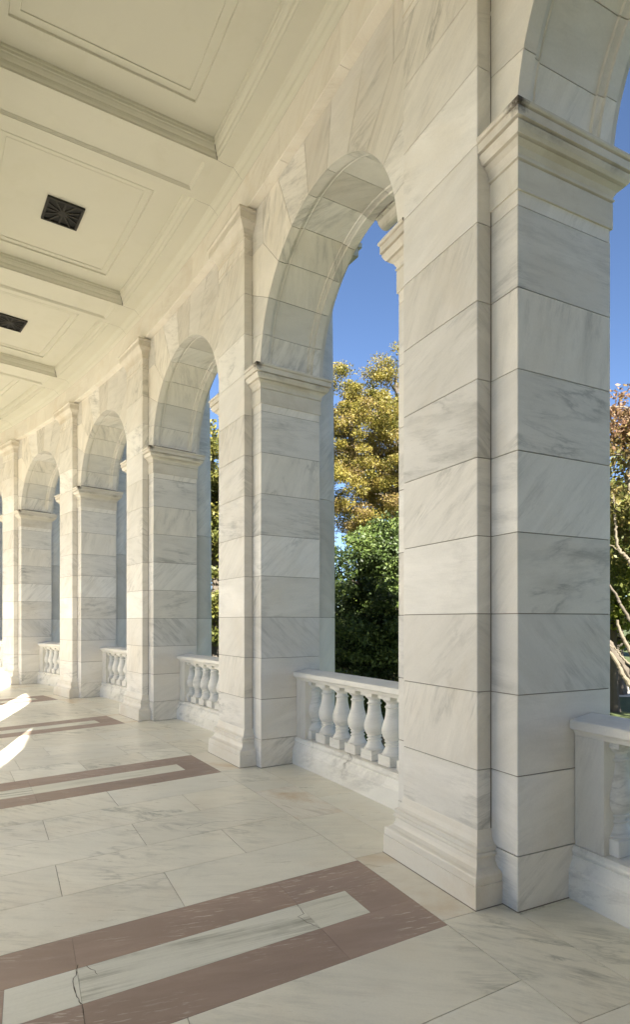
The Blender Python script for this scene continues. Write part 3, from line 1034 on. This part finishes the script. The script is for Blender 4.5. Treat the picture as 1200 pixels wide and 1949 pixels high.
stg = bpy.data.objects.new('bounce_building', None)  # unseen building added as a reflector, throwing sunlight on floor and pier fronts
COL.objects.link(stg)
stg.location = (-20.0, 11.0, 0)
stg.rotation_euler = (0, 0, math.atan2(-0.75, 0.66) - math.pi / 2)
tag(stg, 'unseen marble building added across the court to bounce sunlight into the passage', 'building')
st = B()
st.box(-15, 15, -5, 0, -0.3, 15.2)
st.build('wall', 'rail', stg)
st = B()
st.box(-15.4, 15.4, 0.003, 1.6, 13.0, 15.2)
st.box(-15.9, 15.9, -5.5, 2.1, 15.203, 16.0)
st.build('cornice', 'rail', stg)
st = B()
st.box(-15.4, 15.4, 0.003, 1.8, -0.3, 0.0)
st.build('step', 'rail', stg)
st = B()
st.lathe([(0.0, 0.0), (0.75, 0.0), (0.75, 0.4), (0.62, 0.5), (0.55, 12.6), (0.8, 12.997), (0.0, 12.997)], n=20)
c0 = st.build('column', 'rail', stg)
for i in range(9):
    o = c0 if i == 0 else c0.copy()
    if i:
        COL.objects.link(o)
        o.parent = stg
    o.location = (-13.6 + i * 3.4, 0.8, 0)

# ------------------------------------------------------------------ the rest of the arcade, out of the frame: one mass each
def mass(name, ks, hp, hw, depth, base_d, phase, mirror, label):
    rad = RAD + base_d
    half = ((RAD + PJ) * DA / 2) if not mirror else ((rad - PJ) * DA / 2)
    pm = pier_meshes(hp, hw, depth)
    ar = arch_mb(half, hp, depth, panel=False) if not mirror else None
    tot = B()

    def put(src, k, mi_map):
        a = ang(k + phase)
        sg = -1 if mirror else 1
        for (x, y, z) in src.v:
            x = base_d + sg * x
            xx = RAD + x
            src_out.append((XC + xx * math.cos(a) - y * math.sin(a), YC + xx * math.sin(a) + y * math.cos(a), z))
    for k in ks:
        for src in (pm if not mirror else pm[:1]):
            src_out = []
            put(src, k, None)
            o = len(tot.v)
            tot.v += src_out
            tot.f += [[o + i for i in f] for f in src.f]
            tot.m += src.m
            tot.c += src.c
            tot.sm += src.sm
    if mirror:
        r = half - hp
        for k in ks:
            pol = [(half, SPR), (half, SOF)] + [(-half, SOF), (-half, SPR)] + [(-r * math.cos(math.pi * i / 24), SPR + r * math.sin(math.pi * i / 24)) for i in range(25)]
            rs = []
            for dd in (PJ, PJ + depth):
                rs.append([W(k + phase + 0.5 + y / (2 * half), base_d - dd, z) for y, z in pol])
            n = len(pol)
            # strips between arch curve and lintel
            for face in rs:
                vs = face
                fs = []
                tot.add([], [])
            top = [(r * math.cos(math.pi * i / 24)) for i in range(25)]
            vv, ff = [], []
            for dd in (PJ, PJ + depth):
                for i in range(25):
                    y, z = r * math.cos(math.pi * i / 24), SPR + r * math.sin(math.pi * i / 24)
                    vv.append(W(k + phase + 0.5 + y / (2 * half), base_d - dd, z))
                    vv.append(W(k + phase + 0.5 + y / (2 * half), base_d - dd, SOF))
            for s_ in (0, 50):
                for i in range(24):
                    ff.append([s_ + 2 * i, s_ + 2 * i + 1, s_ + 2 * i + 3, s_ + 2 * i + 2])
            for i in range(24):
                ff.append([2 * i, 2 * i + 2, 50 + 2 * i + 2, 50 + 2 * i])
            tot.add(vv, ff)
            for y0, y1 in ((r, half), (-half, -r)):
                rs = [[W(k + phase + 0.5 + y / (2 * half), base_d - dd, z) for y, z in ((y0, SPR), (y1, SPR), (y1, SOF), (y0, SOF))] for dd in (PJ, PJ + depth)]
                tot.rings(rs)
    else:
        for k in ks:
            a = ang(k + 0.5)
            o = len(tot.v)
            for (x, y, z) in ar.v:
                tot.v.append((XC + (RAD + x) * math.cos(a) - y * math.sin(a), YC + (RAD + x) * math.sin(a) + y * math.cos(a), z))
            tot.f += [[o + i for i in f] for f in ar.f]
            tot.m += ar.m
            tot.c += ar.c
            tot.sm += ar.sm
    ob = tot.build(name, ['wall', 'mortar'])
    tag(ob, label, 'arcade', kind='structure')


mass('arcade_wall', [-2, 6, 7, 8, 9, 10, 11], HP, PW / 2, JD, 0.0, 0.0, False, 'outer marble arcade continuing beyond both photo edges')
ew = B()  # unseen end block added to darken the near bays
ew.rings([[W(k, d, z) for d, z in ((-4.2, -0.1), (2.0, -0.1), (2.0, 8.2), (-4.2, 8.2))] for k in (-4.0, -2.16)])
end = tag(ew.build('added_end_wall', 'wall'), 'unseen marble end block added to keep light out behind the camera', 'wall', kind='structure')
ew = B()  # dark door leaves added so the end block reflects less
for d0_, d1_ in ((-2.75, -1.50), (-1.47, -0.22)):
    ew.rings([[W(k, d, z) for d, z in ((d0_, 0.02), (d1_, 0.02), (d1_, 4.6), (d0_, 4.6))] for k in (-2.16, -2.14)])
    for i in range(4):
        ew.rings([[W(k, d, z) for d, z in ((d0_ + 0.15, 0.2 + 1.1 * i), (d1_ - 0.15, 0.2 + 1.1 * i), (d1_ - 0.15, 1.15 + 1.1 * i), (d0_ + 0.15, 1.15 + 1.1 * i))] for k in (-2.14, -2.133)])
ew.build('added_door', 'bronze', end)
iw = B()  # unseen closed bay added to cut the light reaching the jambs
iw.rings([[W(k, d, z) for d, z in ((-3.12, 0.0), (-3.42, 0.0), (-3.42, 5.9), (-3.12, 5.9))] for k in (-2.16, -1.18)], c=(0.5, 0.3, 0.4))
tag(iw.build('added_wall_bay', 'wall'), 'unseen closed wall bay added to cut court light behind the camera', 'wall', kind='structure')
mp_ = copy_tree(pier0)
mp_.location = W(-1, 0, 0)
mp_.rotation_euler = (0, 0, ang(-1))
tag(mp_, 'marble pier just outside the right edge, carrying the upper right arch', 'pier', 'marble piers of the curved arcade')
mass('inner_arcade', list(range(-2, 13)), 0.415, 0.22, 0.38, 2 * mid, -0.18, True, 'unseen inner marble arcade, openings shaped to cast the floor sun patches')  # unseen; pier width and phase shaped so sun patches land on the floor

# ------------------------------------------------------------------ trees
def leaves_mesh(name, mat, cent, rad, tone, per, size, parent, seed, flat=0.5):
    rg = np.random.default_rng(seed)
    nc = len(cent)
    tot = int(nc * per)
    idx = rg.integers(0, nc, tot)
    g = rg.normal(0, 1, (tot, 3))
    g /= np.maximum(1e-6, np.linalg.norm(g, axis=1))[:, None]
    rr_ = rg.random(tot) ** 0.5
    p = cent[idx] + g * rr_[:, None] * rad[idx][:, None] * np.array([1, 1, flat])
    nrm = rg.normal(0, 1, (tot, 3)) + np.array([0, 0, 0.6])
    nrm /= np.linalg.norm(nrm, axis=1)[:, None]
    t = np.cross(nrm, rg.normal(0, 1, (tot, 3)))
    t /= np.maximum(1e-6, np.linalg.norm(t, axis=1))[:, None]
    u = np.cross(nrm, t)
    s = size * rg.uniform(0.6, 1.35, tot)[:, None]
    v = np.empty((tot, 4, 3))
    v[:, 0] = p - t * s
    v[:, 1] = p - u * s * 0.55 + nrm * s * 0.12
    v[:, 2] = p + t * s
    v[:, 3] = p + u * s * 0.55 + nrm * s * 0.12
    me = bpy.data.meshes.new(name)
    me.vertices.add(tot * 4)
    me.vertices.foreach_set('co', v.astype('f').ravel())
    me.loops.add(tot * 4)
    me.loops.foreach_set('vertex_index', np.arange(tot * 4, dtype='i'))
    me.polygons.add(tot)
    me.polygons.foreach_set('loop_start', np.arange(0, tot * 4, 4, dtype='i'))
    me.materials.append(M[mat])
    me.update(calc_edges=True)
    at = me.attributes.new('tone', 'FLOAT', 'POINT')
    tn = np.clip(tone[idx] + rg.normal(0, 0.13, tot), 0, 1)
    at.data.foreach_set('value', np.repeat(tn, 4).astype('f'))
    o = bpy.data.objects.new(name, me)
    COL.objects.link(o)
    o.parent = parent
    return o


def tree(name, label, base, height, crown, nclu, per, size, mat, bark, trunk_r, seed, cat='tree', group=None, clu=0.5, tonef=None, limbs=26, lean=(0, 0), flat=0.55, split=0.35, hollow=0.55):
    """crown: list of (cx,cy,cz,rx,ry,rz) relative to the base"""
    rg = np.random.default_rng(seed)
    root = bpy.data.objects.new(name, None)
    COL.objects.link(root)
    root.location = base
    tag(root, label, cat, group)
    cs_ = []
    vol = np.array([c[3] * c[4] * c[5] for c in crown])
    vol = vol / vol.sum()
    while len(cs_) < nclu:
        c = crown[rg.choice(len(crown), p=vol)]
        g = rg.normal(0, 1, 3)
        g /= np.linalg.norm(g)
        q_ = hollow + (1 - hollow) * rg.random() ** 0.6 if rg.random() < 0.75 else rg.random()
        # uneven outline
        q_ *= 0.82 + 0.25 * math.sin(3.1 * g[0] + 2.3 * g[2] + seed) * math.cos(2.7 * g[1] + 1.9 * g[2])
        cs_.append((c[0] + g[0] * c[3] * q_, c[1] + g[1] * c[4] * q_, c[2] + g[2] * c[5] * q_))
    cs_ = np.array(cs_)
    rad = clu * rg.uniform(0.55, 1.3, nclu)
    tone = rg.uniform(0.15, 0.85, nclu) if tonef is None else np.array([tonef(c, rg) for c in cs_])
    b = B()
    hx = height * split
    top = (lean[0] * height, lean[1] * height, height * 0.9)
    mids = []
    for i in range(9):
        t = i / 8
        mids.append((top[0] * t + 0.12 * math.sin(t * 5 + seed) * t, top[1] * t + 0.1 * math.cos(t * 4 + seed) * t, top[2] * t))
    b.tube(mids, [trunk_r * (1.35 if i == 0 else 1) * (1 - 0.85 * (i / 8)) + 0.015 for i in range(9)], 9)
    tr = b.build('trunk', bark, root)
    lb_ = B()
    order = rg.permutation(nclu)[:limbs]
    for j in order:
        e = Vector(cs_[j])
        t = min(0.95, max(split * 0.8, (e.z - 0.25 * Vector((e.x, e.y)).length) / max(height, 1e-3) / 0.9))
        s0 = Vector(mids[0]).lerp(Vector(mids[8]), t)
        i0 = int(t * 8)
        s0 = Vector(mids[i0]).lerp(Vector(mids[min(8, i0 + 1)]), t * 8 - i0)
        r0 = trunk_r * (1 - 0.85 * t) * 0.5 + 0.012
        m1 = s0.lerp(e, 0.4) + Vector((rg.normal(0, 0.12), rg.normal(0, 0.12), 0.15))
        m2 = s0.lerp(e, 0.75) + Vector((rg.normal(0, 0.12), rg.normal(0, 0.12), 0.05))
        lb_.tube([s0, m1, m2, e], [r0, r0 * 0.7, r0 * 0.42, 0.008], 6)
    lb_.build('limbs', bark, root)
    leaves_mesh('crown', mat, cs_, rad, tone, per, size, root, seed + 1, flat)
    return root


GZ = -1.35
tree('yellow_tree', 'tall tree with golden autumn leaves framed by the wide arch', (3.3, 24, GZ), 14.2,
     [(0, 0, 9.6, 3.9, 3.9, 4.4), (-1.2, 0, 8.0, 3.4, 3.4, 2.8), (0.1, 0, 12.6, 1.7, 1.7, 2.3), (-1.9, 0, 11.4, 2.1, 2.1, 3.0)], 620, 320, 0.041, 'yellow', 'bark', 0.26, 5, clu=0.48,
     tonef=lambda c, rg: np.clip(0.70 - 0.035 * (c[2] - 8) + rg.normal(0, 0.2), 0, 1), limbs=60)
tree('evergreen_shrub', 'dense dark green evergreen below the golden tree', (1.35, 12.6, GZ), 5.0,
     [(0, 0, 2.6, 1.75, 1.75, 2.75), (0.5, 0, 4.0, 1.1, 1.1, 1.35)], 360, 380, 0.036, 'green', 'bark', 0.10, 9, cat='shrub', clu=0.42, limbs=50, split=0.1, hollow=0.3)
tree('olive_tree', 'olive green tree showing in the narrow gap beside the second pier', (-3.5, 20.5, GZ), 10.3,
     [(0, 0, 5.9, 2.8, 2.8, 4.4)], 300, 150, 0.075, 'olive', 'bark', 0.2, 13, clu=0.55, limbs=40, hollow=0.3)
tree('dark_tree', 'dark leafy tree in the sliver of arch at the left edge', (-15.2, 28.5, GZ), 11.5,
     [(0, 0, 6.2, 3.6, 3.6, 5.0)], 200, 120, 0.12, 'green', 'bark', 0.25, 17, clu=0.8, limbs=30, hollow=0.3)
tt = tree('russet_tree', 'leaning tree with pale limbs and russet leaves at the right edge', (8.75, 15.2, GZ), 10.0,
          [(0.2, 0.6, 5.9, 2.7, 2.4, 3.4), (-0.5, 0.3, 8.0, 1.6, 1.6, 1.6)], 200, 120, 0.062, 'russet', 'palebark', 0.22, 23, clu=0.5,
          tonef=lambda c, rg: np.clip((c[2] - 4.2) / 5.5 + rg.normal(0, 0.14), 0, 1), limbs=14, hollow=0.35)
b = B()


def px(x, y, Y):
    return Vector(((x - 602.3) / 1123.2 * Y - 8.75, Y - 15.2, 1.5688 + (1181.2 - y) / 1123.2 * Y - GZ))


rj = random.Random(4)


def limb(poly, r0, depth, mat, name, taper=0.5):
    b = B()
    pts = []
    for (xa, ya), (xb, yb) in zip(poly[:-1], poly[1:]):
        for i in range(4):
            t = i / 4
            pts.append(px(xa + (xb - xa) * t, ya + (yb - ya) * t, depth) + Vector((rj.uniform(-1, 1), rj.uniform(-1, 1), rj.uniform(-1, 1))) * 0.018)
    pts.append(px(*poly[-1], depth))
    b.tube(pts, [r0 * (1 - taper * i / len(pts)) * rj.uniform(0.9, 1.12) for i in range(len(pts))], 9)
    b.build(name, mat, tt)


limb([(1235, 1372), (1216, 1318), (1200, 1288), (1184, 1262), (1168, 1240), (1150, 1212), (1120, 1160)], 0.17, 15.3, 'bark', 'limb')
limb([(1216, 1322), (1201, 1303), (1190, 1290), (1182, 1277), (1176, 1262), (1160, 1240)], 0.065, 14.9, 'palebark', 'limb', 0.3)
limb([(1218, 1282), (1202, 1243), (1191, 1222), (1183, 1208), (1176, 1180)], 0.062, 15.0, 'palebark', 'limb')
limb([(1198, 1262), (1185, 1252), (1177, 1240), (1169, 1232), (1158, 1226)], 0.028, 14.8, 'palebark', 'limb')
limb([(1222, 1130), (1205, 1085), (1197, 1065), (1190, 1056), (1181, 1050), (1175, 1038), (1174, 1015), (1172, 998), (1171, 978), (1167, 940)], 0.046, 15.0, 'palebark', 'limb')
limb([(1222, 1060), (1203, 1010), (1197, 985), (1196, 960), (1198, 930), (1200, 900), (1206, 840)], 0.060, 15.4, 'palebark', 'limb')
limb([(1225, 1230), (1205, 1190), (1190, 1162), (1180, 1146), (1172, 1130), (1163, 1116), (1140, 1090)], 0.045, 15.2, 'bark', 'limb')
limb([(1187, 1056), (1178, 1048), (1168, 1040), (1150, 1032)], 0.018, 15.0, 'palebark', 'limb')
tree('lime_tree', 'yellow green tree behind the pale limbs', (9.6, 19.0, GZ), 6.6, [(0, 0, 3.9, 2.6, 2.6, 2.1)], 170, 120, 0.08, 'lime', 'bark', 0.14, 29, clu=0.5, limbs=20)
tree('shade_tree', 'shade tree with dark straight trunk standing by the path', (12.0, 23.6, GZ), 9.5, [(0, 0, 6.8, 3.6, 3.6, 2.9)], 200, 110, 0.10, 'olive', 'bark', 0.30, 31, clu=0.75, limbs=30)
tree('leafy_tree', 'leafy tree on the lawn hidden behind the nearest pier', (2.15, 7.3, GZ), 7.4, [(0, 0, 4.8, 0.85, 0.9, 2.8)], 220, 150, 0.07, 'green', 'bark', 0.12, 71, clu=0.32, limbs=20, hollow=0.2)
tree('leafy_tree', 'tall leafy tree beyond the right edge, shading the lawn', (15.0, 9.5, GZ), 12, [(0, 0, 7.0, 4.4, 4.4, 4.6)], 260, 120, 0.11, 'olive', 'bark', 0.3, 72, clu=0.9, limbs=20, hollow=0.2)
tree('leafy_tree', 'second leafy tree beyond the right edge', (21.5, 13.5, GZ), 12, [(0, 0, 7.0, 4.6, 4.6, 4.6)], 260, 120, 0.11, 'olive', 'bark', 0.3, 73, clu=0.9, limbs=20, hollow=0.2)
for i, (k_, d_, h_, r_) in enumerate(((-2.3, 7.0, 10, 2.8), (-4.2, 7.5, 11, 3.6), (-6.5, 8.5, 11, 3.8))):  # unseen trees added to block skylight from the jambs
    x_, y_, _ = W(k_, d_)
    tree('leafy_tree', ['unseen leafy tree right of the camera, added to block skylight', 'unseen large tree behind the camera, added to block skylight', 'unseen large tree outside the added end block, blocking skylight'][i], (x_, y_, GZ), h_,
         [(0, 0, h_ * 0.55, r_, r_, h_ * 0.42)], 240, 110, 0.11, 'olive', 'bark', 0.25, 80 + i, clu=0.8, limbs=14, hollow=0.2)
far = [(-26, 52), (-18, 46), (-7, 50), (-1, 58), (5, 47), (12, 55), (17, 44), (22, 50), (28, 45), (35, 56)]
FN = ['far tree behind the left sliver of arch', 'low far tree beyond the dark leafy one', 'far tree behind the olive one', 'far tree left of the golden one', 'far tree hidden behind the golden one', 'far tree right of the golden one',
      'far tree left of the path trunk', 'distant tree beyond the path', 'distant tree beyond the path, right of the trunk', 'outermost distant tree at right']
for i, (x, y) in enumerate(far):
    h = [7, 6, 6, 5, 6, 6, 8, 9, 9, 9][i]
    tree('distant_tree', FN[i], (x, y, GZ), h, [(0, 0, h * 0.55, 4.2, 3.2, h * 0.45)], 90, 70, 0.22, 'olive' if i % 2 else 'lime', 'bark', 0.2, 40 + i, group='far trees beyond the lawn', clu=1.1, limbs=10, hollow=0.3)

# small blue and white notice on a dark post by the path
sg_ = bpy.data.objects.new('notice_board', None)
COL.objects.link(sg_)
sg_.location = (12.85, 24.4, GZ)
tag(sg_, 'small blue and white notice on a thin black post by the path', 'notice')
b = B()
b.box(-0.03, 0.03, -0.03, 0.03, 0, 0.75, ch=0.004)
b.build('post', 'iron', sg_)
b = B()
b.box(0.05, 0.36, -0.02, 0.02, 0.28, 0.72, ch=0.004)
b.build('panel', 'sign', sg_)
